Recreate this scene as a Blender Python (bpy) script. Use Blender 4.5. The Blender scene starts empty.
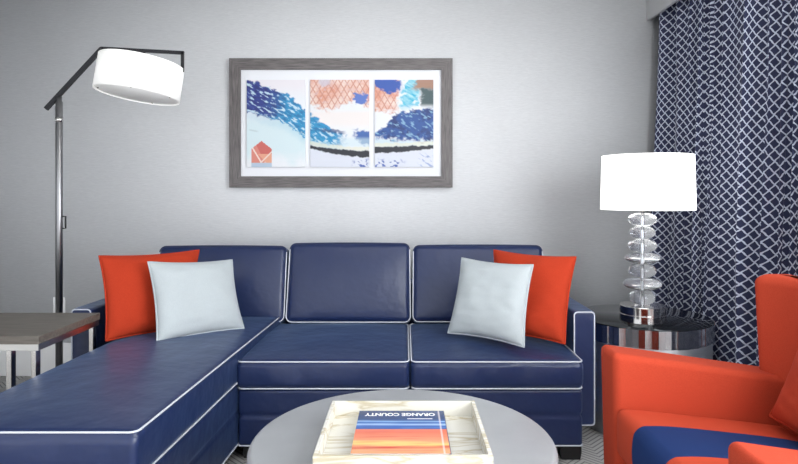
import bpy, bmesh, math, random
from mathutils import Vector, Matrix, noise
R = random.Random(7)
PI = math.pi
sc = bpy.context.scene
COL = sc.collection

# ------------------------------------------------------------------ camera
F = 590.0
EYE = 1.04
cam_d = bpy.data.cameras.new('camera')
cam = bpy.data.objects.new('camera', cam_d); COL.objects.link(cam)
cam.location = (0, 0, EYE); cam.rotation_euler = (PI/2, 0, 0)
cam_d.sensor_width = 36; cam_d.lens = 36*F/798
cam_d.shift_x = -6/798; cam_d.shift_y = -37/798
cam_d.clip_start = 0.02
sc.camera = cam

# ------------------------------------------------------------------ world, lights, exposure
w = bpy.data.worlds.new('world'); sc.world = w; w.use_nodes = True
bg = w.node_tree.nodes['Background']
bg.inputs[0].default_value = (0.93, 0.96, 1.0, 1); bg.inputs[1].default_value = 2.25
def area(name, loc, target, sx, sy, power, col):
    l = bpy.data.lights.new(name, 'AREA'); l.shape = 'RECTANGLE'; l.size = sx; l.size_y = sy
    l.energy = power; l.color = col
    o = bpy.data.objects.new(name, l); COL.objects.link(o); o.location = loc
    o.rotation_euler = (Vector(target)-Vector(loc)).to_track_quat('-Z', 'Y').to_euler()
    return o
# daylight through the uncurtained part of the window in the right wall, beside the camera
area('window_daylight', (1.56, 0.45, 1.35), (-0.5, 2.6, 1.0), 1.5, 1.5, 74, (0.93, 0.97, 1.0))
# fill light added under the ceiling to brighten the sofa wall, no fixture
area('added_wall_fill', (0.3, 1.75, 2.42), (0.35, 3.4, 1.1), 2.2, .35, 12, (1.0, 0.985, 0.96))
vs = sc.view_settings
vs.view_transform = 'Standard'; vs.look = 'None'; vs.gamma = 1; vs.use_curve_mapping = False
vs.exposure = -0.06

# ------------------------------------------------------------------ helpers
def lin(r, g, b):
    f = lambda c: (c/255/12.92) if c/255 <= .04045 else ((c/255+.055)/1.055)**2.4
    return (f(r), f(g), f(b), 1)
def mat(name, col, rough=.5, metal=0, **kw):
    m = bpy.data.materials.new(name); m.use_nodes = True
    b = m.node_tree.nodes['Principled BSDF']
    b.inputs['Base Color'].default_value = col
    b.inputs['Roughness'].default_value = rough
    b.inputs['Metallic'].default_value = metal
    for k, v in kw.items():
        b.inputs[k.replace('_', ' ')].default_value = v
    return m
def nd(m, t, **kw):
    n = m.node_tree.nodes.new(t)
    for k, v in kw.items(): setattr(n, k, v)
    return n
def lk(m, a, b): m.node_tree.links.new(a, b)
def bsdf(m): return m.node_tree.nodes['Principled BSDF']
def add_bump(m, scale=(1,1,1), nscale=200, strength=.2, dist=.001, detail=2, coord='Object'):
    tc = nd(m, 'ShaderNodeTexCoord'); mp = nd(m, 'ShaderNodeMapping'); mp.inputs['Scale'].default_value = scale
    nz = nd(m, 'ShaderNodeTexNoise'); nz.inputs['Scale'].default_value = nscale; nz.inputs['Detail'].default_value = detail
    bp = nd(m, 'ShaderNodeBump'); bp.inputs['Strength'].default_value = strength; bp.inputs['Distance'].default_value = dist
    lk(m, tc.outputs[coord], mp.inputs[0]); lk(m, mp.outputs[0], nz.inputs['Vector'])
    lk(m, nz.outputs[0], bp.inputs['Height']); lk(m, bp.outputs[0], bsdf(m).inputs['Normal'])
    return nz
def ramp(m, src, stops):
    r = nd(m, 'ShaderNodeValToRGB'); e = r.color_ramp.elements
    while len(e) < len(stops): e.new(.5)
    for i, (p, c) in enumerate(stops): e[i].position = p; e[i].color = c
    lk(m, src, r.inputs[0]); return r
def obj(name, bm, m=None, parent=None, loc=None, smooth=True, rot=None):
    me = bpy.data.meshes.new(name)
    bmesh.ops.recalc_face_normals(bm, faces=bm.faces)
    for f in bm.faces: f.smooth = smooth
    bm.to_mesh(me); bm.free()
    o = bpy.data.objects.new(name, me); COL.objects.link(o)
    for x in (m if isinstance(m, (list, tuple)) else [m]):
        if x: me.materials.append(x)
    if loc: o.location = loc
    if rot: o.rotation_euler = rot
    if parent: o.parent = parent
    return o
def sharp(o, deg=35):
    me = o.data
    for p in me.polygons: p.use_smooth = True
    try: me.set_sharp_from_angle(angle=math.radians(deg))
    except Exception: pass
    return o
def thing(name, label, cat, loc=(0,0,0), rot=(0,0,0), group=None):
    o = bpy.data.objects.new(name, None); COL.objects.link(o)
    o.location = loc; o.rotation_euler = rot; o.empty_display_size = .05
    return tag(o, label, cat, group)
def tag(o, label, cat, group=None):
    o['label'] = label; o['category'] = cat
    if group: o['group'] = group
    return o
def struct(o): o['kind'] = 'structure'; return o
def box(bm, x0, x1, y0, y1, z0, z1, bev=0):
    r = bmesh.ops.create_cube(bm, size=1)
    for v in r['verts']:
        v.co = Vector(((x0+x1)/2+v.co.x*(x1-x0), (y0+y1)/2+v.co.y*(y1-y0), (z0+z1)/2+v.co.z*(z1-z0)))
    if bev:
        es = list({e for v in r['verts'] for e in v.link_edges})
        bmesh.ops.bevel(bm, geom=es, offset=bev, segments=2, affect='EDGES', profile=.5)
def boxbm(*a, **k):
    bm = bmesh.new(); box(bm, *a, **k); return bm
def coords(h, r, n):
    t = [0, .2, .41, .67, 1.0]
    a = [-h] + [-(h-r)-r*x for x in (.67, .41, .2)]
    inner = [-(h-r)+2*(h-r)*i/n for i in range(n+1)]
    return a + inner + [(h-r)+r*x for x in (.2, .41, .67)] + [h]
def rbox(hx, hy, hz, r, fn=None, n=(10,10,5)):
    """rounded cushion-like box, optional deformation"""
    bm = bmesh.new(); H = (hx, hy, hz); r = min(r, hx*.98, hy*.98, hz*.98)
    cs = [coords(H[i], r, n[i]) for i in range(3)]
    cache = {}
    def vert(p):
        key = tuple(round(c, 6) for c in p)
        if key in cache: return cache[key]
        q = [max(-(H[i]-r), min(H[i]-r, p[i])) for i in range(3)]
        d = Vector([p[i]-q[i] for i in range(3)])
        c = Vector(q) + (d.normalized()*r if d.length > 1e-9 else d)
        if fn: c = Vector(fn(c))
        cache[key] = bm.verts.new(c); return cache[key]
    for ax in range(3):
        u, v = (ax+1) % 3, (ax+2) % 3
        for s in (-1, 1):
            for i in range(len(cs[u])-1):
                for j in range(len(cs[v])-1):
                    q = []
                    for (a, b) in ((i,j),(i+1,j),(i+1,j+1),(i,j+1)):
                        p = [0,0,0]; p[ax] = s*H[ax]; p[u] = cs[u][a]; p[v] = cs[v][b]; q.append(vert(p))
                    if len(set(q)) == 4:
                        try: bm.faces.new(q)
                        except ValueError: pass
    return bm
def tube(pts, r, closed=False, n=8, bm=None):
    bm = bm or bmesh.new(); pts = [Vector(p) for p in pts]; N = len(pts); rings = []
    up = None
    for i, p in enumerate(pts):
        if closed: t = (pts[(i+1) % N]-pts[i-1])
        else: t = pts[min(i+1, N-1)]-pts[max(i-1, 0)]
        t.normalize()
        if up is None:
            up = Vector((0,0,1)) if abs(t.z) < .9 else Vector((1,0,0))
        up = up - t*up.dot(t)
        if up.length < 1e-6: up = t.orthogonal()
        up.normalize(); s = t.cross(up)
        rings.append([bm.verts.new(p+(up*math.cos(2*PI*k/n)+s*math.sin(2*PI*k/n))*r) for k in range(n)])
    for i in range(N if closed else N-1):
        a, b = rings[i], rings[(i+1) % N]
        for k in range(n): bm.faces.new((a[k], a[(k+1) % n], b[(k+1) % n], b[k]))
    if not closed:
        bm.faces.new(rings[0]); bm.faces.new(rings[-1])
    return bm
def lathe(prof, n=48, bm=None, c=(0,0), closed_ends=True):
    """profile of (r,z); r=0 ends welded"""
    bm = bm or bmesh.new(); rings = []
    for r, z in prof:
        if r < 1e-6: rings.append([bm.verts.new((c[0], c[1], z))])
        else: rings.append([bm.verts.new((c[0]+r*math.cos(2*PI*k/n), c[1]+r*math.sin(2*PI*k/n), z)) for k in range(n)])
    for a, b in zip(rings, rings[1:]):
        for k in range(n):
            k2 = (k+1) % n
            if len(a) == 1 and len(b) == 1: continue
            if len(a) == 1: bm.faces.new((a[0], b[k], b[k2]))
            elif len(b) == 1: bm.faces.new((a[k], a[k2], b[0]))
            else: bm.faces.new((a[k], a[k2], b[k2], b[k]))
    return bm
def rrect(hx, hy, r, n=5, sub=10):
    """rounded rectangle path, list of 2D points"""
    P = []
    for cx, cy, a0 in ((hx-r, hy-r, 0), (-hx+r, hy-r, 90), (-hx+r, -hy+r, 180), (hx-r, -hy+r, 270)):
        for k in range(n+1):
            a = math.radians(a0+90*k/n); P.append((cx+r*math.cos(a), cy+r*math.sin(a)))
    out = []
    for i, p in enumerate(P):
        q = P[(i+1) % len(P)]; out.append(p)
        d = math.hypot(q[0]-p[0], q[1]-p[1])
        m = int(d/.05)
        for k in range(1, m): out.append((p[0]+(q[0]-p[0])*k/m, p[1]+(q[1]-p[1])*k/m))
    return out
def px(x, y, Y): return Vector(((x-405)*Y/F, Y, EYE-(y-195)*Y/F))

# ------------------------------------------------------------------ materials
# wallpaper: grey woven, fine horizontal threads
M_wall = mat('wallpaper', lin(190,191,194), .65)
nz = add_bump(M_wall, (6, 6, 160), 6, .35, .002, 6)
rp = ramp(M_wall, nz.outputs[0], [(.3, lin(212,213,215)), (.7, lin(229,230,232))])
tc = nd(M_wall, 'ShaderNodeTexCoord'); wv = nd(M_wall, 'ShaderNodeTexNoise'); wv.inputs['Scale'].default_value = 2.2
lk(M_wall, tc.outputs['Object'], wv.inputs['Vector'])
mx = nd(M_wall, 'ShaderNodeMixRGB', blend_type='MULTIPLY'); mx.inputs[0].default_value = .5
r2 = ramp(M_wall, wv.outputs[0], [(.3, (.9,.9,.9,1)), (.7, (1,1,1,1))])
lk(M_wall, rp.outputs[0], mx.inputs[1]); lk(M_wall, r2.outputs[0], mx.inputs[2]); lk(M_wall, mx.outputs[0], bsdf(M_wall).inputs['Base Color'])
M_white = mat('white_paint', lin(246,246,246), .5)
M_ceil = mat('ceiling_paint', lin(235,235,232), .8)
M_glass_pane = mat('window_glass', (1,1,1,1), 0.0, Transmission_Weight=1.0, IOR=1.02)
# carpet
M_carpet = mat('carpet', lin(185,183,180), .95)
tc = nd(M_carpet, 'ShaderNodeTexCoord'); sp = nd(M_carpet, 'ShaderNodeSeparateXYZ'); lk(M_carpet, tc.outputs['Object'], sp.inputs[0])
def mth(m, op, a, b=None):
    n = nd(m, 'ShaderNodeMath', operation=op)
    for i, v in enumerate((a, b)):
        if v is None: continue
        if isinstance(v, (int, float)): n.inputs[i].default_value = v
        else: lk(m, v, n.inputs[i])
    return n.outputs[0]
def chevron(m, X, Y, p, q):
    a = mth(m, 'PINGPONG', X, p); b = mth(m, 'ADD', Y, a); return mth(m, 'FRACT', mth(m, 'DIVIDE', b, q))
cv = chevron(M_carpet, sp.outputs[0], sp.outputs[1], .07, .028)
line = mth(M_carpet, 'LESS_THAN', cv, .3)
mx = nd(M_carpet, 'ShaderNodeMixRGB'); lk(M_carpet, line, mx.inputs[0])
mx.inputs[1].default_value = lin(205,203,200); mx.inputs[2].default_value = lin(140,138,138)
lk(M_carpet, mx.outputs[0], bsdf(M_carpet).inputs['Base Color'])
nz = nd(M_carpet, 'ShaderNodeTexNoise'); nz.inputs['Scale'].default_value = 300; bp = nd(M_carpet, 'ShaderNodeBump'); bp.inputs['Strength'].default_value = .6; bp.inputs['Distance'].default_value = .004
lk(M_carpet, nz.outputs[0], bp.inputs['Height']); lk(M_carpet, bp.outputs[0], bsdf(M_carpet).inputs['Normal'])

M_navy = mat('navy_upholstery', lin(23,38,78), .40, Sheen_Weight=.4, Sheen_Roughness=.35, Coat_Weight=.05)
bsdf(M_navy).inputs['Sheen Tint'].default_value = lin(125,155,195)
nz = add_bump(M_navy, (1,1,1), 8, .5, .014, 3)
M_pipe = mat('white_piping', lin(206,209,218), .6)
M_dark = mat('black_wood', lin(22,21,22), .5)
M_under = mat('black_dust_cover', lin(15,15,18), .9)
def fabric(name, col, col2, sc_=420):
    m = mat(name, col, .9, Specular_IOR_Level=.2)
    n = add_bump(m, (1,1,1), sc_, .25, .001, 2)
    r = ramp(m, n.outputs[0], [(.3, col2), (.7, col)]); lk(m, r.outputs[0], bsdf(m).inputs['Base Color'])
    return m
M_red = fabric('coral_red_linen', lin(184,60,33), lin(168,51,27))
M_wp = fabric('pale_grey_linen', lin(186,193,195), lin(175,182,186))
M_chair = fabric('orange_red_wool', lin(182,67,43), lin(168,58,36), 500)
# armchair seat: same wool with a navy centre stripe front to back
M_seat = mat('striped_wool', lin(200,62,40), .9, Specular_IOR_Level=.2)
tc = nd(M_seat, 'ShaderNodeTexCoord'); sp = nd(M_seat, 'ShaderNodeSeparateXYZ'); lk(M_seat, tc.outputs['Object'], sp.inputs[0])
st = mth(M_seat, 'MULTIPLY', mth(M_seat, 'GREATER_THAN', sp.outputs[1], -.04), mth(M_seat, 'LESS_THAN', sp.outputs[1], .135))
mx = nd(M_seat, 'ShaderNodeMixRGB'); lk(M_seat, st, mx.inputs[0]); mx.inputs[1].default_value = lin(184,68,43); mx.inputs[2].default_value = lin(24,48,96)
lk(M_seat, mx.outputs[0], bsdf(M_seat).inputs['Base Color'])
M_chrome = mat('polished_nickel', (.72,.70,.68,1), .12, 1)
M_gun = mat('dark_nickel', (.30,.30,.31,1), .28, 1)
M_blackmetal = mat('black_metal', (.03,.03,.033,1), .35, .8)
def shade_mat(name, e):
    m = mat(name, lin(245,245,242), .8)
    b = bsdf(m); b.inputs['Emission Color'].default_value = (1,.985,.96,1); b.inputs['Emission Strength'].default_value = e
    return m
M_shade = shade_mat('lit_white_shade', .35)
M_shade2 = shade_mat('lit_table_lamp_shade', 2.4)
M_diff = shade_mat('lit_diffuser', .12)
M_crystal = mat('clear_glass', (.97,.98,1,1), .02, Transmission_Weight=.93, IOR=1.45)
M_darkglass = mat('dark_mirror_glass', (.05,.055,.06,1), .06, .9)
M_mirror = mat('mirror_strip', (.70,.71,.73,1), .16, 1)
M_frame_metal = mat('satin_nickel', (.56,.55,.53,1), .3, 1)
M_silver = mat('brushed_silver', (.74,.76,.79,1), .42, 1)
M_stone = mat('grey_table_top', lin(172,174,180), .38)
tc = nd(M_stone, 'ShaderNodeTexCoord'); nz = nd(M_stone, 'ShaderNodeTexNoise'); nz.inputs['Scale'].default_value = 4; nz.inputs['Detail'].default_value = 6
lk(M_stone, tc.outputs['Object'], nz.inputs['Vector']); r = ramp(M_stone, nz.outputs[0], [(.3, lin(146,148,152)), (.7, lin(166,168,171))]); lk(M_stone, r.outputs[0], bsdf(M_stone).inputs['Base Color'])
def wood(name, c1, c2, scale, sx=(1,14,14), rough=.45):
    m = mat(name, c1, rough); n = add_bump(m, sx, scale, .2, .0015, 6)
    r = ramp(m, n.outputs[0], [(.3, c1), (.7, c2)]); lk(m, r.outputs[0], bsdf(m).inputs['Base Color']); return m
M_frame = wood('grey_brown_frame', lin(72,67,68), lin(116,110,109), 8, (1.5,20,20))
M_framev = wood('grey_brown_frame_upright', lin(72,67,68), lin(116,110,109), 8, (20,20,1.5))
M_tablewood = wood('weathered_oak', lin(84,78,72), lin(112,105,97), 6, (1.5,22,22))
# marbled tray
M_marble = mat('cream_marble', lin(240,236,222), .2)
tc = nd(M_marble, 'ShaderNodeTexCoord'); mp = nd(M_marble, 'ShaderNodeMapping'); mp.inputs['Scale'].default_value = (2.2, 9, 9); mp.inputs['Rotation'].default_value = (0,0,.35)
nz = nd(M_marble, 'ShaderNodeTexNoise'); nz.inputs['Scale'].default_value = 1.6; nz.inputs['Detail'].default_value = 7; nz.inputs['Distortion'].default_value = 1.6
lk(M_marble, tc.outputs['Object'], mp.inputs[0]); lk(M_marble, mp.outputs[0], nz.inputs['Vector'])
r = ramp(M_marble, nz.outputs[0], [(.0, lin(222,219,210)), (.50, lin(220,217,207)), (.56, lin(190,178,150)), (.59, lin(212,206,190)), (.64, lin(221,218,208)), (.68, lin(196,185,160)), (.73, lin(219,215,204))])
lk(M_marble, r.outputs[0], bsdf(M_marble).inputs['Base Color'])
def colattr(name, rough=.5):
    m = mat(name, (1,1,1,1), rough); a = nd(m, 'ShaderNodeAttribute'); a.attribute_name = 'paint'
    lk(m, a.outputs['Color'], bsdf(m).inputs['Base Color']); return m
M_art = colattr('acrylic_paint', .45)
M_cover = colattr('book_cover_print', .22)
M_paper = mat('paper', lin(238,236,230), .8)
M_mat = mat('white_mat_board', lin(228,229,233), .7)

# ------------------------------------------------------------------ room shell
YF = -1.1
YW, XR, XL, ZC = 3.40, 1.60, -2.9, 2.46
struct(obj('floor', boxbm(XL, XR, YF, YW, -.06, 0), M_carpet))
struct(obj('wall_back', boxbm(XL-.1, XR+.1, YW, YW+.1, -.06, ZC), M_wall))
struct(obj('wall_left', boxbm(XL-.1, XL, .3, YW, -.06, ZC), M_wall))
bm = bmesh.new()                      # right wall with the window opening beside the camera
box(bm, XR, XR+.1, 1.3, YW, -.06, ZC); box(bm, XR, XR+.1, YF, -.6, -.06, ZC)
box(bm, XR, XR+.1, -.6, 1.3, -.06, .45); box(bm, XR, XR+.1, -.6, 1.3, 2.2, ZC)
struct(obj('wall_right', bm, M_wall))
bm = bmesh.new()
box(bm, XR+.02, XR+.07, -.6, -.55, .45, 2.2); box(bm, XR+.02, XR+.07, 1.25, 1.3, .45, 2.2)
box(bm, XR+.02, XR+.07, -.55, 1.25, .45, .5); box(bm, XR+.02, XR+.07, -.55, 1.25, 2.15, 2.2); box(bm, XR+.02, XR+.07, .33, .37, .5, 2.15)
wo = struct(obj('window_1', bm, M_white, smooth=False))
struct(obj('pane', boxbm(XR+.04, XR+.046, -.55, 1.25, .5, 2.15), M_glass_pane, wo))
struct(obj('ceiling', boxbm(XL-.1, XR+.1, YF, YW+.1, ZC, ZC+.08), M_ceil))
struct(obj('baseboard_back', boxbm(XL, XR, YW-.015, YW, 0, .19, bev=.003), M_white))
# cornice box hiding the curtain track
bm = bmesh.new()
box(bm, 1.392, 1.414, YF, YW, 2.045, ZC)
struct(obj('trim_1', bm, M_white))

# ------------------------------------------------------------------ curtain
def curtain():
    m = mat('trellis_curtain_cloth', lin(28,34,70), .8, Sheen_Weight=.2)
    tc = nd(m, 'ShaderNodeUVMap'); sp = nd(m, 'ShaderNodeSeparateXYZ'); lk(m, tc.outputs[0], sp.inputs[0])
    U = mth(m, 'DIVIDE', sp.outputs[0], .039); V = mth(m, 'DIVIDE', sp.outputs[1], .046)
    wob = mth(m, 'MULTIPLY', mth(m, 'SINE', mth(m, 'MULTIPLY', V, 4*PI)), .035)
    U2 = mth(m, 'ADD', U, 0.0)
    a = mth(m, 'FRACT', mth(m, 'ADD', mth(m, 'ADD', U2, V), wob)); b = mth(m, 'FRACT', mth(m, 'ADD', mth(m, 'SUBTRACT', U2, V), wob))
    da = mth(m, 'ABSOLUTE', mth(m, 'SUBTRACT', a, .5)); db = mth(m, 'ABSOLUTE', mth(m, 'SUBTRACT', b, .5))
    mn = mth(m, 'MINIMUM', da, db)
    l = mth(m, 'LESS_THAN', mn, .085)
    mx = nd(m, 'ShaderNodeMixRGB'); lk(m, l, mx.inputs[0]); mx.inputs[1].default_value = lin(23,30,64); mx.inputs[2].default_value = lin(178,184,200)
    lk(m, mx.outputs[0], bsdf(m).inputs['Base Color'])
    bm = bmesh.new(); uvl = bm.loops.layers.uv.new('UVMap')
    y0, y1, zb, zt = 2.02, 3.345, .015, 2.40
    NS, NZ = 420, 40
    def P(t, z):
        k = (z-zb)/(zt-zb)
        ph = 2*PI*(t*10.6 + .35*math.sin(2*PI*t*2.3+.6) + .05*math.sin(3*z))
        amp = (.040+.014*math.sin(2*PI*t*3.1+1))*(1.08-.3*k)
        x = 1.475-.035*(1-k) + amp*math.sin(ph) + .010*math.sin(2.3*ph+1.7*z)*(1-.5*k)
        y = y1 + (y0-y1)*t + .018*math.cos(ph)
        x -= .055*max(0, 1-t/.10)*(1-.75*k)
        if 2.4 < y < 3.1: x = max(x, 1.392)
        return Vector((x, y, z))
    arc = [0]
    for i in range(NS): arc.append(arc[-1]+(P((i+1)/NS, 1.2)-P(i/NS, 1.2)).length)
    g = [[bm.verts.new(P(i/NS, zb+(zt-zb)*j/NZ)) for j in range(NZ+1)] for i in range(NS+1)]
    for i in range(NS):
        for j in range(NZ):
            f = bm.faces.new((g[i][j], g[i+1][j], g[i+1][j+1], g[i][j+1]))
            for lp, (a_, b_) in zip(f.loops, ((i,j),(i+1,j),(i+1,j+1),(i,j+1))):
                lp[uvl].uv = (arc[a_], zb+(zt-zb)*b_/NZ)
    o = obj('curtain', bm, m)
    s = o.modifiers.new('cloth thickness', 'SOLIDIFY'); s.thickness = .003; s.offset = 0
    tag(o, 'navy curtain with white trellis lattice hanging in folds beside the lamp', 'curtain')
curtain()

# ------------------------------------------------------------------ sectional sofa
sofa = thing('sectional_sofa', 'navy blue sectional sofa with white piping and a chaise on the left', 'sofa', (-.3, 2.6, 0))
SO = Vector((-.3, 2.6, 0))
def sp_(name, bm, m, c, parent=None, rot=None):
    p = parent or sofa
    o = obj(name, bm, m, p, loc=(Vector(c)-(SO if p is sofa else Vector((0,0,0)))), rot=rot); return o
def seat(name, x0, x1, y0, y1, z0, z1, r=.024, crown=.019, shear=0, bot=True):
    hx, hy, hz = (x1-x0)/2, (y1-y0)/2, (z1-z0)/2
    s = R.random()*50
    def fn(c):
        x, y, z = c
        if z > 0:
            k = (z/hz)
            z += crown*k*max(0, 1-(x/hx)**2)**.8*max(0, 1-(y/hy)**2)**.8
            z += .004*k*noise.noise(Vector((x*6+s, y*6, 0)))*max(0, 1-(x/hx)**4)*max(0, 1-(y/hy)**4)
        y2 = y + (.006*noise.noise(Vector((x*9+s, z*7, 2))) - .006*(1-(2*z/hz/2)**2) if y < -hy*.8 and abs(z) < hz*.7 else 0) + (.0035*noise.noise(Vector((x*22+s, z*5, 4))) if y < -hy*.9 and abs(z) < hz*.8 else 0)
        return (x + shear*(y+hy), y2, z)
    o = sp_(name, rbox(hx, hy, hz, r, fn, (34,14,6)), M_navy, ((x0+x1)/2, (y0+y1)/2, (z0+z1)/2))
    e = r*.2
    for zz in ((hz-e, -hz+e) if bot else (hz-e,)):
        pth = [(x + shear*(y+hy), y, zz) for x, y in rrect(hx-e*.6, hy-e*.6, r)]
        if shear:
            pth = [p for p in pth if p[0]-shear*(p[1]+hy) > -hx*.96 or p[1] < -hy*.98]
            k0 = max(range(len(pth)), key=lambda q: ((Vector(pth[q])-Vector(pth[q-1])).length))
            pth = pth[k0:]+pth[:k0]
        obj('piping', tube(pth, .0029, not shear), M_pipe, o)
    return o
# plinths
def plinth(name, x0, x1, y0, y1, z0, z1, shear=0):
    hx, hy, hz = (x1-x0)/2, (y1-y0)/2, (z1-z0)/2
    def fn(c):
        x, y, z = c
        d = abs(z-.01)      # stitched seam running round the rail
        k = max(0, 1-d/.012)*.006
        if y < -hy*.9: y += k
        if abs(x) > hx*.97: x -= k*(1 if x > 0 else -1)
        return (x+shear*(y+hy), y, z)
    o = sp_(name, rbox(hx, hy, hz, .014, fn, (10,10,22)), M_navy, ((x0+x1)/2, (y0+y1)/2, (z0+z1)/2))
    obj('piping', tube([(x+shear*(y+hy), y, -hz+.004) for x, y in rrect(hx, hy, .014)], .0029, True), M_pipe, o)
    return o
SH = .045
plinth('seat_base', -.655, .697, 2.31, 3.30, .054, .278)
plinth('chaise_base', -1.262, -.694, 1.525, 3.29, .054, .300, SH)
seat('seat_cushion', -.660, .018, 2.30, 2.98, .279, .393)
seat('seat_cushion', .022, .699, 2.30, 2.98, .279, .393)
seat('chaise_cushion', -1.268, -.690, 1.518, 2.98, .301, .432, shear=SH, crown=.024, r=.02)
# back rest frame and arms
sp_('backrest_frame', rbox(1.07, .115, .24, .03), M_navy, (-.305, 3.235, .33))
def arm(x0, x1, y0, y1, z0, z1):
    hx, hy, hz = (x1-x0)/2, (y1-y0)/2, (z1-z0)/2
    o = sp_('arm', rbox(hx, hy, hz, .012, None, (4,10,10)), M_navy, ((x0+x1)/2, (y0+y1)/2, (z0+z1)/2))
    obj('piping', tube([(x, -hy+.002, z) for x, z in rrect(hx-.003, hz-.003, .014)], .0029, True), M_pipe, o)
arm(.702, .792, 2.455, 3.30, .078, .555)
arm(-1.402, -1.317, 2.475, 3.30, .078, .562)
def backcush(x0, x1, zb=.40, zt=.795, yb=2.93, lean=15, th=.17):
    hx, hz, hy = (x1-x0)/2, (zt-zb)/2/math.cos(math.radians(lean)), th/2
    s = R.random()*40
    def tp(x, z): return x*(1-.012*(z/hz+1)/2)
    def fn(c):
        x, y, z = c
        k = max(0, 1-(x/hx)**2)**.7*max(0, 1-(z/hz)**2)**.7
        if y < 0: y -= .03*k - .004*noise.noise(Vector((x*6+s, z*6, 0)))*k
        z2 = z + (.004*max(0, 1-(x/hx)**2) if z > 0 else 0)*(z/hz)
        return (tp(x, z), y, z2)
    c = Vector(((x0+x1)/2, yb+hy+math.sin(math.radians(lean))*hz, (zt+zb)/2))
    o = sp_('back_cushion', rbox(hx, hy, hz, .03, fn, (14,6,12)), M_navy, c, rot=(-math.radians(lean),0,0))
    e = .003
    def P(x, z): return (tp(x, z), -hy+.009, z+(.004*max(0, 1-(x/hx)**2)*(z/hz) if z > 0 else 0))
    loop = rrect(hx-e, hz-e, .03)
    obj('piping', tube([P(x, z) for x, z in loop], .0026, True), M_navy, o)
    low = [p for p in loop if p[1] < hz*.86]           # white cord along the sides and bottom
    k0 = max(range(len(low)), key=lambda q: (low[q][0] < 0, low[q][1]))
    low = low[k0:]+low[:k0]
    obj('white_piping', tube([P(x, z) for x, z in low], .0029), M_pipe, o)
backcush(-1.268, -.602, zt=.758, zb=.385)
backcush(-.598, .030, zt=.772, zb=.383)
backcush(.036, .712, zt=.762, zb=.385)
for x, y in ((.652, 2.345), (-.60, 2.36), (-1.2, 1.58), (-.735, 1.59), (-1.2, 3.2), (.645, 3.2)):
    sp_('leg', rbox(.042, .03, .027, .004, lambda c: (c[0]*(.9 if c[2] < 0 else 1), c[1], c[2]), (2,2,2)), M_dark, (x, y, .027))

# ------------------------------------------------------------------ pillows
def pillow(label, m, BL, BR, TL, TR, T, group=None, seed=0, name='throw_pillow', cat='pillow'):
    BL, BR, TL, TR = map(Vector, (BL, BR, TL, TR))
    c = (BL+BR+TL+TR)/4
    nrm = (BR-BL+TR-TL).cross(TL-BL+TR-BR).normalized()   # towards the viewer
    N = 34; bm = bmesh.new()
    def S(u, v, s):
        uu = u*(1-.065*(1-v*v)*abs(u)**2.4); vv = v*(1-.065*(1-u*u)*abs(v)**2.4)
        a, b = (uu+1)/2, (vv+1)/2
        p = (BL*(1-a)+BR*a)*(1-b)+(TL*(1-a)+TR*a)*b - c
        t = T*(max(0, 1-abs(u)**3.0)*max(0, 1-abs(v)**3.0))**.55
        n1 = noise.noise(Vector((u*1.7+seed, v*1.7, s*3)))
        n2 = noise.noise(Vector((u*3+seed*2, v*6, s*5+9)))
        edge = max(0, 1-abs(u)**6)*max(0, 1-abs(v)**6)
        return p + nrm*(s*(t + edge*T*(.15*n1+.09*n2)))
    g = {}
    for s in (1, -1):
        for i in range(N+1):
            for j in range(N+1):
                u = math.sin((i/N-.5)*PI)*.5+(i/N*2-1)*.5; v = math.sin((j/N-.5)*PI)*.5+(j/N*2-1)*.5
                b = i in (0, N) or j in (0, N)
                k = (i, j, 0 if b else s)
                if k not in g: g[k] = bm.verts.new(S(u, v, s))
    for s in (1, -1):
        for i in range(N):
            for j in range(N):
                q = [g[(a, b, 0 if (a in (0, N) or b in (0, N)) else s)] for a, b in ((i,j),(i+1,j),(i+1,j+1),(i,j+1))]
                try: bm.faces.new(q)
                except ValueError: pass
    o = obj(name, bm, m, loc=c)
    path = [S(-1+2*i/30, -1, 0) for i in range(30)]+[S(1, -1+2*i/30, 0) for i in range(30)]+[S(1-2*i/30, 1, 0) for i in range(30)]+[S(-1, 1-2*i/30, 0) for i in range(30)]
    obj('welt', tube(path, .004, True), m, o)
    return tag(o, label, cat, group)
gp = 'throw pillows on the sofa'
ZB = .003
pillow('coral red throw pillow on the chaise, behind a pale grey pillow', M_red, px(106,341,2.40), px(193,329,2.66), px(99,256,2.52), px(199,250,2.80), .062, gp, 1)
pillow('pale grey throw pillow on the chaise, in front of a red pillow', M_wp, px(157,343,2.375), px(244,328.5,2.64), px(148,262,2.50), px(232,260,2.75), .058, gp, 5)
pillow('coral red throw pillow leaning against the sofa arm beside the round end table', M_red, px(490,333,2.62), px(565,344,2.41), px(494,250,2.83), px(576,257,2.60), .06, gp, 11)
pillow('pale grey throw pillow in front of the red pillow nearest the table lamp', M_wp, px(448,333,2.60), px(524,347,2.37), px(462,258,2.73), px(533,265,2.50), .056, gp, 17)

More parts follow.
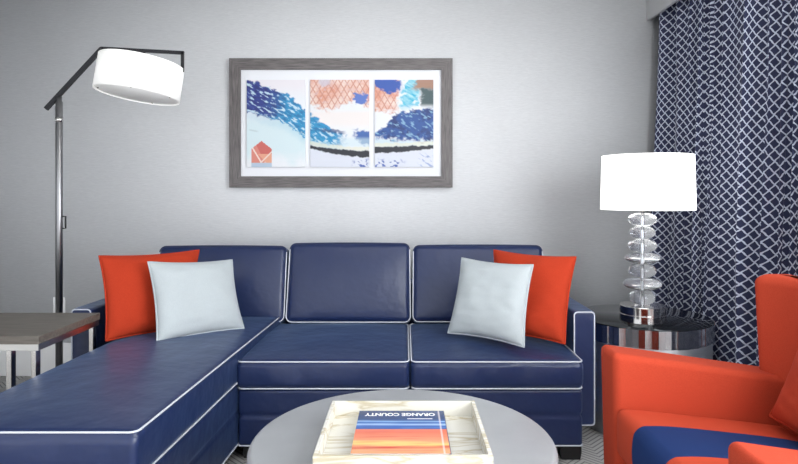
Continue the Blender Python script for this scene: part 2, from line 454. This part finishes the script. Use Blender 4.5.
# ------------------------------------------------------------------ picture
pic = thing('framed_picture', 'grey wood framed abstract triptych on the wall above the sofa', 'picture', (-.365, YW, 1.45))
PO = Vector((-.365, YW, 1.45)); PY = 3.37
k = PY/F
def PX(x): return (x-405)*k
def PZ(y): return EYE-(y-195)*k
def pp(name, bm, m, smooth=False, parent=None):
    bmesh.ops.translate(bm, vec=-PO, verts=bm.verts)
    return obj(name, bm, m, parent or pic, smooth=smooth)
bm = bmesh.new(); a0, a1, b0, b1 = PX(229.5), PX(452.5), PZ(187.5), PZ(58.5); fw = 11.2*k
def mitre(bm, x0, x1, z0, z1, side):
    y0, y1 = PY-.008, YW-.001
    if side == 't': q = [(x0,z1),(x1,z1),(x1-fw,z1-fw),(x0+fw,z1-fw)]
    if side == 'b': q = [(x0,z0),(x1,z0),(x1-fw,z0+fw),(x0+fw,z0+fw)]
    if side == 'l': q = [(x0,z0),(x0,z1),(x0+fw,z1-fw),(x0+fw,z0+fw)]
    if side == 'r': q = [(x1,z0),(x1,z1),(x1-fw,z1-fw),(x1-fw,z0+fw)]
    f = [bm.verts.new((x, y0, z)) for x, z in q]; b = [bm.verts.new((x, y1, z)) for x, z in q]
    bm.faces.new(f); bm.faces.new(b[::-1])
    for i in range(4): bm.faces.new((f[i], f[(i+1)%4], b[(i+1)%4], b[i]))
bm.free()
for side in 'tblr':
    bm = bmesh.new(); mitre(bm, a0, a1, b0, b1, side)
    pp('frame_rail' if side in 'tb' else 'frame_stile', bm, M_frame if side in 'tb' else M_framev)
pp('mat_board', boxbm(a0+fw-.002, a1-fw+.002, PY+.008, YW-.002, b0+fw-.002, b1-fw+.002), M_mat)
def c3(r, g, b): return Vector(lin(r, g, b)[:3])
def lerp(pts, x):
    if x <= pts[0][0]: return pts[0][1]
    for (xa, ya), (xb, yb) in zip(pts, pts[1:]):
        if x <= xb: return ya+(yb-ya)*(x-xa)/(xb-xa)
    return pts[-1][1]
def fbm(x, y, o=4, s=0): return sum(noise.noise(Vector((x*2**i, y*2**i, s+i*7)))/2**i for i in range(o))
def sstep(a, b, x):
    t = max(0, min(1, (x-a)/(b-a))); return t*t*(3-2*t)
def paint(x, y):
    """abstract seascape colour at picture position (x,y)"""
    n1 = fbm(x*.06, y*.06, 4, 1); n2 = fbm(x*.2, y*.25, 3, 20); n3 = fbm((x+y)*.10, (y-x*.6)*.35, 3, 40)
    c = c3(244,246,250)
    if x < 308: c = c.lerp(c3(214,238,243), sstep(112, 126, y)*sstep(168, 148, y+n1*8)*.75)
    if x < 308: c = c.lerp(c3(246,236,242), sstep(100, 84, y)*.6)
    # orange lattice
    def lattice(c, x0, x1, ylim):
        m_ = sstep(x0-1, x0+1, x)*sstep(x1+1, x1-1, x)*sstep(ylim+3, ylim-3, y+n2*5+n1*3)
        if m_ <= 0: return c
        a = abs(((x/6.2+y/10.5) % 1)-.5); b = abs(((x/6.2-y/10.5) % 1)-.5)
        e = max(sstep(.36, .46, a), sstep(.36, .46, b))
        fill = c3(248,222,208).lerp(c3(230,150,116), max(0, min(1, .45+n1*.9+n2*.5)))
        return c.lerp(fill.lerp(c3(204,112,82), e*.85), m_*(.9-.25*sstep(.1,.5,n2)))
    if 309 < x < 370:
        c = lattice(c, 309, 371, 106+4*math.sin(x*.12))
        c = c.lerp(c3(214,208,222), sstep(9, 4, math.hypot(x-325, (y-82)*1.6)+n2*3)*.8)
        c = c.lerp(c3(92,124,204), sstep(9, 6, math.hypot(x-361, (y-99)*1.3)+n2*5))
        c = c.lerp(c3(250,240,236), sstep(109, 114, y)*sstep(132, 122, y)*.8)
    if x > 373:
        c = lattice(c, 374, 399, 112)
        c = c.lerp(c3(52,92,182), sstep(1.25, .9, math.hypot((x-389)/15, (y-85-(x-389)*.18)/7)+n2*.5))
        c = c.lerp(c3(246,250,252), sstep(5, 2, abs(x-402-(y-95)*-.25)+n2*3)*sstep(112, 105, y)*.8)
        m_ = sstep(10, 6, abs(x-(412-(y-90)*.25))+n2*6)*sstep(110, 104, y+n1*5)
        c = c.lerp(c3(70,190,222).lerp(c3(170,226,238), .5+n3), m_)
        c = c.lerp(c3(176,134,112), sstep(416, 421, x+(y-80)*.7+n2*4)*sstep(92, 87, y+n2*3))
        c = c.lerp(c3(70,92,96), sstep(418, 424, x+n2*5)*sstep(86, 91, y+n2*3)*sstep(109, 103, y))
    # breaking waves
    up1 = lerp([(247,80),(262,84),(275,90),(290,96),(305,110),(320,121),(345,136)], x)+n2*4
    lo1 = lerp([(247,112),(265,117),(285,123),(305,137),(320,143),(345,146)], x)+n2*5
    if x < 350:
        m_ = sstep(up1-1, up1+1.5, y)*sstep(lo1+1.5, lo1-2, y)*sstep(350, 335, x+n2*8)
        t = sstep(262, 296, x+n1*16+(y-100)*.3)
        w_ = c3(42,60,146).lerp(c3(30,150,204), t)
        w_ = w_.lerp(c3(28,40,110), sstep(.05, .5, n3)*.8*(1-.5*t)).lerp(c3(205,232,244), sstep(.14, .42, -n3+.25*n2)*.95)
        c = c.lerp(w_, m_)
        m2 = sstep(lo1-4, lo1+1, y)*sstep(lo1+11, lo1+2, y+n2*3)*(.55 if x > 308 else .2)
        c = c.lerp(c3(70,180,216), m2*sstep(350, 330, x))
    if 309 < x < 371:
        m_ = sstep(352, 357, x+n2*5)*sstep(129, 133, y+n2*4)*sstep(143, 138, y+n2*5-(x-357)*.5)
        c = c.lerp(c3(64,104,176), m_)
        c = c.lerp(c3(60,80,130), sstep(2.2, .8, abs(y-131-(x-330)*.12+n2*2))*sstep(318, 326, x)*sstep(348, 340, x)*.8)
        c = c.lerp(c3(205,232,240), sstep(136, 140, y)*sstep(149, 145, y)*sstep(336, 344, x)*.5)
    if x > 373:
        up = lerp([(374,133),(385,126),(393,116),(402,112),(415,110),(434,107)], x)+n2*4
        lo = lerp([(374,137),(388,140),(398,141),(415,141),(434,142)], x)+n2*5
        m_ = sstep(up-1, up+2, y)*sstep(lo+2, lo-3, y)
        w_ = c3(44,88,160).lerp(c3(30,56,120), sstep(-.1, .5, n1+n2*.4)).lerp(c3(150,196,226), sstep(.2, .5, -n3+.2*n2)*.75)
        c = c.lerp(w_, m_)
        c = c.lerp(c3(190,222,234), sstep(lo-1, lo+2, y)*sstep(148, 145, y)*.5)
    # dark swoosh
    if x > 309:
        yc = lerp([(310,147),(325,150),(345,153),(370,154.5),(375,150),(400,149.5),(434,147)], x); th = lerp([(310,1.8),(335,2.6),(370,3.4),(375,3.2),(410,2.6),(434,1.8)], x)
        c = c.lerp(c3(238,236,214), sstep(2.5, 1, abs(y-(yc-th-2)+n2*1.5))*.7)
        c = c.lerp(c3(226,230,244), sstep(yc, yc+4, y)*.8)
        c = c.lerp(c3(30,34,46), sstep(th+.6, th-.6, abs(y-yc+n2*1.2)))
        c = c.lerp(c3(70,100,180), sstep(.12, .4, n2+.3*n3)*sstep(157, 162, y)*(sstep(350, 358, x) if x < 371 else sstep(408, 396, x)))
        c = c.lerp(c3(120,150,206), sstep(.2, .5, n3)*sstep(152, 156, y)*sstep(416, 422, x)*.7)
    # little house shape
    if 251.5 <= x <= 272 and y > 141+abs(x-261.7)*.78:
        h = c3(226,138,122)
        if x+y*.6 > 362: h = c3(246,196,178)
        if x-y*.5 > 184 and y < 158: h = c3(214,104,96)
        if x-y > 104 and y > 154: h = c3(240,170,140)
        if abs(x+y*1.0-424) < .9 or abs(x-y*.6-164) < .8: h = c3(250,226,214)
        if y > 163: h = c3(186,204,224)
        c = h
    c = c.lerp(c3(190,206,210), sstep(1.2, .3, abs(y-131-(x-255)*.2))*sstep(248, 251, x)*sstep(260, 256, x)*.6)
    return c
def painted_slab(x0, x1, y0, y1, step, depth, colf, to3d, nrm, gain=1.0):
    """slab whose front face is a fine painted grid"""
    bm = bmesh.new(); lay = bm.verts.layers.float_color.new('paint')
    nx, ny = int((x1-x0)/step), int((y1-y0)/step); g = []
    for i in range(nx+1):
        row = []
        for j in range(ny+1):
            x, y = x0+(x1-x0)*i/nx, y0+(y1-y0)*j/ny
            v = bm.verts.new(to3d(x, y)); c = colf(x, y)*gain; v[lay] = (c[0], c[1], c[2], 1); row.append(v)
        g.append(row)
    for i in range(nx):
        for j in range(ny): bm.faces.new((g[i][j], g[i+1][j], g[i+1][j+1], g[i][j+1]))
    ring = [g[i][0] for i in range(nx+1)]+[g[nx][j] for j in range(1, ny+1)]+[g[i][ny] for i in range(nx-1, -1, -1)]+[g[0][j] for j in range(ny-1, 0, -1)]
    bk = []
    for v in ring:
        w_ = bm.verts.new(v.co-Vector(nrm)*depth); w_[lay] = (.85,.85,.86,1); bk.append(w_)
    L = len(ring)
    for i in range(L): bm.faces.new((ring[i], ring[(i+1)%L], bk[(i+1)%L], bk[i]))
    bm.faces.new(bk)
    return bm
for (xa, xb) in ((247,305.3),(310.3,369.3),(374.8,433.3)):
    bm = painted_slab(xa, xb, 80, 167, .55, .014, paint, lambda x, y: Vector((PX(x), PY-.006, PZ(y))), (0,-1,0), .80)
    pp('art_panel', bm, M_art)

# ------------------------------------------------------------------ floor lamp
FL = Vector((-1.612, 2.75, 0))
fl = thing('floor_lamp', 'tall dark metal floor lamp with a white drum shade on an angled arm', 'lamp', FL)
obj('base', lathe([(0,0),(.14,0),(.14,.018),(.135,.022),(.02,.026),(0,.026)], 48), M_gun, fl)
obj('pole', lathe([(0,.02),(.0155,.02),(.0155,1.475),(.012,1.478),(.012,1.50),(0,1.50)], 24), M_gun, fl)
obj('pole_collar', lathe([(.0157,1.38),(.0175,1.38),(.0175,1.40),(.0157,1.40),(.0157,1.38)], 24), M_chrome, fl)
bm = bmesh.new(); 
def bar(bm, p, q, w_, h_):
    p, q = Vector(p), Vector(q); t = (q-p).normalized(); s = Vector((0,1,0)); u = t.cross(s).normalized()
    vs_ = [[bm.verts.new(e+s*a*w_/2+u*b*h_/2) for a, b in ((-1,-1),(1,-1),(1,1),(-1,1))] for e in (p, q)]
    for k_ in range(4): bm.faces.new((vs_[0][k_], vs_[0][(k_+1)%4], vs_[1][(k_+1)%4], vs_[1][k_]))
    bm.faces.new(vs_[0]); bm.faces.new(vs_[1])
def fx(x, y): return px(x, y, 2.75)-FL
bar(bm, fx(46,109), fx(102,48.5), .014, .019); bar(bm, fx(101,48.5), fx(184,53), .012, .016); bar(bm, fx(182.5,52), fx(182.5,72), .012, .012)
obj('arm', bm, M_blackmetal, fl, smooth=False)
bm = tube([(.016,0,.94),(.03,0,.94),(.03,0,.885),(.016,0,.885)], .004, n=8)
obj('switch_handle', bm, M_blackmetal, fl)
ROLL = math.radians(7.0)
shc = px(139.8, 79, 2.72)-FL
rs, hs = .184, .156
sh = obj('lamp_shade', lathe([(rs-.003,-hs/2),(rs,-hs/2),(rs,hs/2),(rs-.003,hs/2),(rs-.003,-hs/2)], 72), M_shade, fl, loc=shc, rot=(math.radians(-4.5), ROLL, 0))
obj('diffuser', lathe([(0,-hs/2+.004),(rs-.006,-hs/2+.004),(rs-.006,-hs/2+.008),(0,-hs/2+.008)], 64), M_diff, sh)
for a in (200, 285, 350, 90):
    obj('screw', lathe([(0,-hs/2+.001),(.004,-hs/2+.002),(.004,-hs/2+.005)], 10, c=((rs-.02)*math.cos(math.radians(a)), (rs-.02)*math.sin(math.radians(a)))), M_blackmetal, sh)
obj('shade_hub', tube([(0,0,-.06),(0,0,hs/2+.05)], .007), M_blackmetal, sh)
# wall outlet behind the lamp pole
ou = obj('wall_outlet', boxbm(-.035,.035,-.006,0,-.057,.057, bev=.003), M_white, loc=px(59.5,307,YW-.0005))
tag(ou, 'white electrical outlet plate on the wall behind the floor lamp pole', 'outlet')
for dz in (.022, -.022):
    obj('socket', boxbm(-.014,.014,-.008,-.005,dz-.013,dz+.013), M_paper, ou)

# ------------------------------------------------------------------ left side table
TX1, TY0, TY1, TZ = -1.264, 2.036, 2.446, .552
TX0 = -1.83
st_ = thing('side_table', 'weathered grey wood side table with metal frame left of the chaise', 'side table', ((TX0+TX1)/2, (TY0+TY1)/2, 0))
TO = Vector(((TX0+TX1)/2, (TY0+TY1)/2, 0))
def tt(name, bm, m):
    bmesh.ops.translate(bm, vec=-TO, verts=bm.verts); return obj(name, bm, m, st_, smooth=False)
tt('tabletop', boxbm(TX0, TX1, TY0, TY1, TZ-.028, TZ, bev=.002), M_tablewood)
bm = bmesh.new(); z0, z1 = TZ-.050, TZ-.0285; e = .003
box(bm, TX0+e, TX1-e, TY0+e, TY0+e+.02, z0, z1); box(bm, TX0+e, TX1-e, TY1-e-.02, TY1-e, z0, z1)
box(bm, TX0+e, TX0+e+.02, TY0+e+.02, TY1-e-.02, z0, z1); box(bm, TX1-e-.02, TX1-e, TY0+e+.02, TY1-e-.02, z0, z1)
tt('frame', bm, M_frame_metal)
for x in (-1.286, -1.372, TX0+.015):
    for y in (TY0+.018, TY1-.018):
        if x == -1.372 and y > 2.2: continue
        tt('leg', boxbm(x-.009, x+.009, y-.012, y+.014, 0, z0, bev=.0015), M_chrome)

# ------------------------------------------------------------------ round end table
EC = Vector((1.09, 2.705, 0)); ER, EZ = .297, .485
et = thing('end_table', 'round drum end table with mirrored rim and dark glass top under the lamp', 'end table', EC)
obj('tabletop', lathe([(0,EZ-.004),(ER-.006,EZ-.004),(ER-.004,EZ-.002),(ER-.006,EZ),(0,EZ)], 96), M_darkglass, et)
bm = bmesh.new(); NF = 72
for i in range(NF):
    a, b = 2*PI*i/NF, 2*PI*(i+.97)/NF; j1, j2 = R.uniform(-.0045,.0045), R.uniform(-.0045,.0045)
    pts = []
    for z in (EZ-.080, EZ-.004):
        for (an, jj) in ((a, j1), (b, j2)):
            pts.append(bm.verts.new(((ER-.004+jj)*math.cos(an), (ER-.004+jj)*math.sin(an), z)))
    p2 = [bm.verts.new((v.co.x*.965, v.co.y*.965, v.co.z)) for v in pts]
    for q in ((0,1,3,2),): bm.faces.new([pts[t] for t in q]); bm.faces.new([p2[t] for t in q][::-1])
    for a_, b_ in ((0,1),(1,3),(3,2),(2,0)): bm.faces.new((pts[a_], pts[b_], p2[b_], p2[a_]))
obj('mirror_rim', bm, M_mirror, et, smooth=False)
sharp(obj('drum', lathe([(0,.0),(ER-.03,.0),(ER-.03,.03),(ER-.012,.03),(ER-.012,EZ-.0805),(0,EZ-.0805)], 96), M_silver, et))

# ------------------------------------------------------------------ table lamp
LC = Vector((1.054, 2.62, EZ+.0005))
tl = thing('table_lamp', 'table lamp with stacked clear glass discs and a white drum shade', 'lamp', LC)
def lz(y): return (EYE-(y-195)*2.62/F)-LC.z
sharp(obj('base', lathe([(0,0),(.097,0),(.097,.030),(.0955,.0315),(.0955,.033),(.097,.0345),(.097,.066),(.095,.068),(0,.068)], 64), M_chrome, tl))
obj('rod', lathe([(0,.068),(.006,.068),(.006,lz(200)),(0,lz(200))], 16), M_silver, tl)
zs = [.068]
U = .00444
blobs = [(12.5,15),(18.5,12.5),(13.5,14),(17,11.5),(14,13.5),(12.5,13),(14,13)]
z = .068
for hw, ht in blobs:
    ht_ = ht*U*.985; hw_ = hw*U
    prof = []
    for i in range(15):
        a = -PI/2+PI*i/14
        prof.append((max(.0065, hw_*math.cos(a)**.75 if math.cos(a) > 1e-6 else 0), z+ht_/2+ht_/2*math.sin(a)))
    prof.append(prof[0])
    obj('glass_disc', lathe(prof, 48), M_crystal, tl); z += ht_+.0003
rs2 = .1975; zb2, zt2 = lz(209.5)+.0, lz(154.5)
zb2 = (.975-LC.z); zt2 = (1.214-LC.z)
obj('neck', lathe([(0,z),(.009,z),(.009,z+.03),(0,z+.03)], 16), M_chrome, tl)
sh = obj('lamp_shade', lathe([(rs2-.003,zb2),(rs2,zb2),(rs2-.006,zt2),(rs2-.009,zt2),(rs2-.003,zb2)], 80), M_shade2, tl, loc=(.021,0,0))
bm = bmesh.new()
for a in (0, 2*PI/3, 4*PI/3): tube([(0,0,zt2-.02),((rs2-.008)*math.cos(a),(rs2-.008)*math.sin(a),zt2-.006)], .002, n=6, bm=bm)
obj('shade_spider', bm, M_chrome, tl, loc=(.021,0,0))

# ------------------------------------------------------------------ coffee table, tray, book
CC = Vector((-.006, 1.508, 0)); CR, CZ = .385, .42
ct = thing('coffee_table', 'round grey coffee table with a smooth top in front of the sofa', 'coffee table', CC)
pr = [(0,CZ-.045),(CR-.008,CZ-.045),(CR,CZ-.038)]+[(CR-.014+.014*math.cos(a), CZ-.014+.014*math.sin(a)) for a in [PI/2*i/6 for i in range(7)]]+[(0,CZ)]
sharp(obj('tabletop', lathe(pr, 120), M_stone, ct), 50)
sharp(obj('pedestal', lathe([(0,0),(.25,0),(.25,.02),(.20,.04),(.18,.2),(.22,.36),(.24,CZ-.0455),(0,CZ-.0455)], 64), M_stone, ct))
TXL, TXR, TYF, TYB, TZt = -.202, .193, 1.288, 1.637, .470
tr = bmesh.new(); wl = .0095
tc_ = Vector(((TXL+TXR)/2, (TYF+TYB)/2, CZ+.0005))
hx, hy, hh = (TXR-TXL)/2, (TYB-TYF)/2, TZt-CZ-.0005
box(tr, -hx+wl, hx-wl, -hy+wl, hy-wl, 0, .009)
box(tr, -hx, hx, -hy, -hy+wl, 0, hh, bev=.0012); box(tr, -hx, hx, hy-wl, hy, 0, hh, bev=.0012)
box(tr, -hx, -hx+wl, -hy+wl, hy-wl, 0, hh, bev=.0012); box(tr, hx-wl, hx, -hy+wl, hy-wl, 0, hh, bev=.0012)
tag(obj('serving_tray', tr, M_marble, loc=tc_, smooth=False), 'square cream tray with tan marbled veins on the round coffee table', 'tray')
# book: title side turned away from the camera (reads from the sofa)
bz0 = tc_.z+.0095; BT = .022; BZ = bz0+BT
bk_c = Vector((-.010, 1.476, bz0))
bw, bl = .114, .132
bk = thing('hardcover_book', 'book with blue and orange striped cover lying in the marbled tray', 'book', bk_c)
def cov(x, y):
    u, v = x, y    # u 0..1 left-right in photo, v 0..1 near-far
    n = fbm(u*1.5, v*14, 3, 60); n2 = fbm(u*2.2, v*30, 2, 80)
    if v > .52:
        c = c3(34,62,112).lerp(c3(52,98,168), sstep(.8, .68, v)).lerp(c3(44,92,170), sstep(.70,.6,v))
        c = c.lerp(c3(150,190,232), sstep(.018, .004, abs(v-.715+.01*(n+u-.5)))*.9)
        c = c.lerp(c3(176,208,240), sstep(.035, .005, abs(v-.635+.012*n+.01*(u-.5)))*.75)
        c = c.lerp(c3(90,140,205), sstep(.0,.6,n)*.5*sstep(.78,.7,v))
        c = c.lerp(c3(20,40,86), sstep(.03,.0,v-.52)*.5)
    else:
        c = c3(222,112,84).lerp(c3(236,160,112), sstep(.52,.1,v))
        c = c.lerp(c3(250,206,120), sstep(.07, .01, abs(v-.2+.03*n+.05*(u-.3)))*.85)
        c = c.lerp(c3(200,66,48), sstep(.05, .0, abs(v-.11+.02*n-.02*u))*.7+sstep(.0,.7,n2)*.35)
        c = c.lerp(c3(236,132,110), sstep(.47,.52,v)*.4)
    if .935 < u < .953: c = c.lerp(c3(236,226,226), .55)
    return c
bm = painted_slab(0, 1, 0, 1, 1/110, .0025, cov, lambda u, v: Vector(((u*2-1)*bw, (v*2-1)*bl, BT)), (0,0,1))
obj('cover', bm, M_cover, bk, smooth=False)
obj('page_block', boxbm(-bw+.004, bw-.004, -bl+.004, bl-.004, .0025, BT-.0025), M_paper, bk, smooth=False)
M_navybook = mat('navy_book_cloth', lin(28,46,92), .4)
obj('back_cover', boxbm(-bw, bw, -bl, bl, 0, .0025), M_navybook, bk, smooth=False)
obj('spine', boxbm(bw-.004, bw+.002, -bl, bl, 0, BT-.0005, bev=.0008), M_navybook, bk, smooth=False)
def text(body, width, depth=.0004):
    cu = bpy.data.curves.new('title', 'FONT'); cu.body = body; cu.size = 1; cu.align_x = 'LEFT'; cu.offset = .035
    t = bpy.data.objects.new('title', cu); COL.objects.link(t)
    bpy.context.view_layer.update()
    me = bpy.data.meshes.new_from_object(t.evaluated_get(bpy.context.evaluated_depsgraph_get()))
    bpy.data.objects.remove(t); bpy.data.curves.remove(cu)
    xs = [v.co.x for v in me.vertices]; ys = [v.co.y for v in me.vertices]
    s = width/(max(xs)-min(xs)); x0, y0 = min(xs), min(ys); h = (max(ys)-y0)*s
    for v in me.vertices: v.co = Vector(((v.co.x-x0)*s, (v.co.y-y0)*s, 0))
    return me, h
me, h = text('ORANGE COUNTY', .188)
o = bpy.data.objects.new('title_lettering', me); COL.objects.link(o); me.materials.append(mat('white_ink', lin(245,245,245), .5)); o.parent = bk
o.location = (bw-.024, bl-.018, BT+.0003); o.rotation_euler = (0, 0, PI)
for v in me.vertices: v.co.y *= 1.25
o2 = obj('subtitle_rule', boxbm(.016, .082, .0725, .0755, BT+.0001, BT+.0004), me.materials[0], bk, smooth=False)

# ------------------------------------------------------------------ armchair (faces left)
AC = Vector((.85, 1.33, 0)); AS = Vector((-.006, 0, 0))
ac = thing('armchair', 'orange red upholstered armchair with a navy seat stripe at the right edge', 'armchair', AC)
def ap(name, bm, m, c): return obj(name, bm, m, ac, loc=Vector(c)-AC+AS)
def chair_arm(yc):
    hx, hy, hz = .27, .057, .262
    def fn(c):
        x, y, z = c; k_ = (z+hz)/(2*hz); t = (x+hx)/(2*hx)
        z -= .078*t*k_ 
        x += .012*(1-k_)*(1-t) + .004*math.cos(y/hy*1.5)*(-1 if t < .3 else 0)
        return (x, y + (.004*k_ if y > 0 else -.004*k_), z)
    return ap('arm', rbox(hx, hy, hz, .02, fn, (12,5,12)), M_chair, (.576+hx, yc, .085+hz))
chair_arm(1.667); chair_arm(.993)
ap('seat_base', rbox(.23, .279, .105, .015), M_chair, (.83, 1.33, .205))
def sfn(c):
    x, y, z = c
    hx, hy, hz = .228, .279, .066
    if z > 0: z += .014*(z/hz)*max(0, 1-(y/hy)**2)**.8*max(0, 1-(x/hx)**4)
    z -= .05*(x+hx)/(2*hx)
    if x < 0: x -= .012*max(0, 1-(z/hz)**2)*max(0, 1-(y/hy)**2)*(-x/hx)
    return (x, y, z)
ap('seat_cushion', rbox(.228, .279, .066, .024, sfn, (14,16,6)), M_seat, (.806, 1.33, .399))
def bfn(c):
    x, y, z = c; k_ = (z+.28)/.56
    if x < 0: x += .062*max(0, 1-(y/.35)**4)
    return (x+.004*k_, y*(.86+.17*k_), z)
ap('backrest', rbox(.06, .355, .28, .03, bfn, (5,14,12)), M_chair, (1.058, 1.345, .535))
for x, y in ((.62, 1.66), (.62, 1.0), (1.07, 1.62), (1.07, 1.04)):
    ap('leg', lathe([(0,-.0425),(.013,-.0425),(.02,.0425),(0,.0425)], 20), M_dark, (x, y, .0425))
pillow('plain orange red cushion propped against the backrest of the armchair', M_chair, (.975,1.575,.450), (.950,1.16,.450), (1.025,1.50,.71), (1.005,1.14,.71), .036, None, 23, 'chair_cushion', 'cushion')
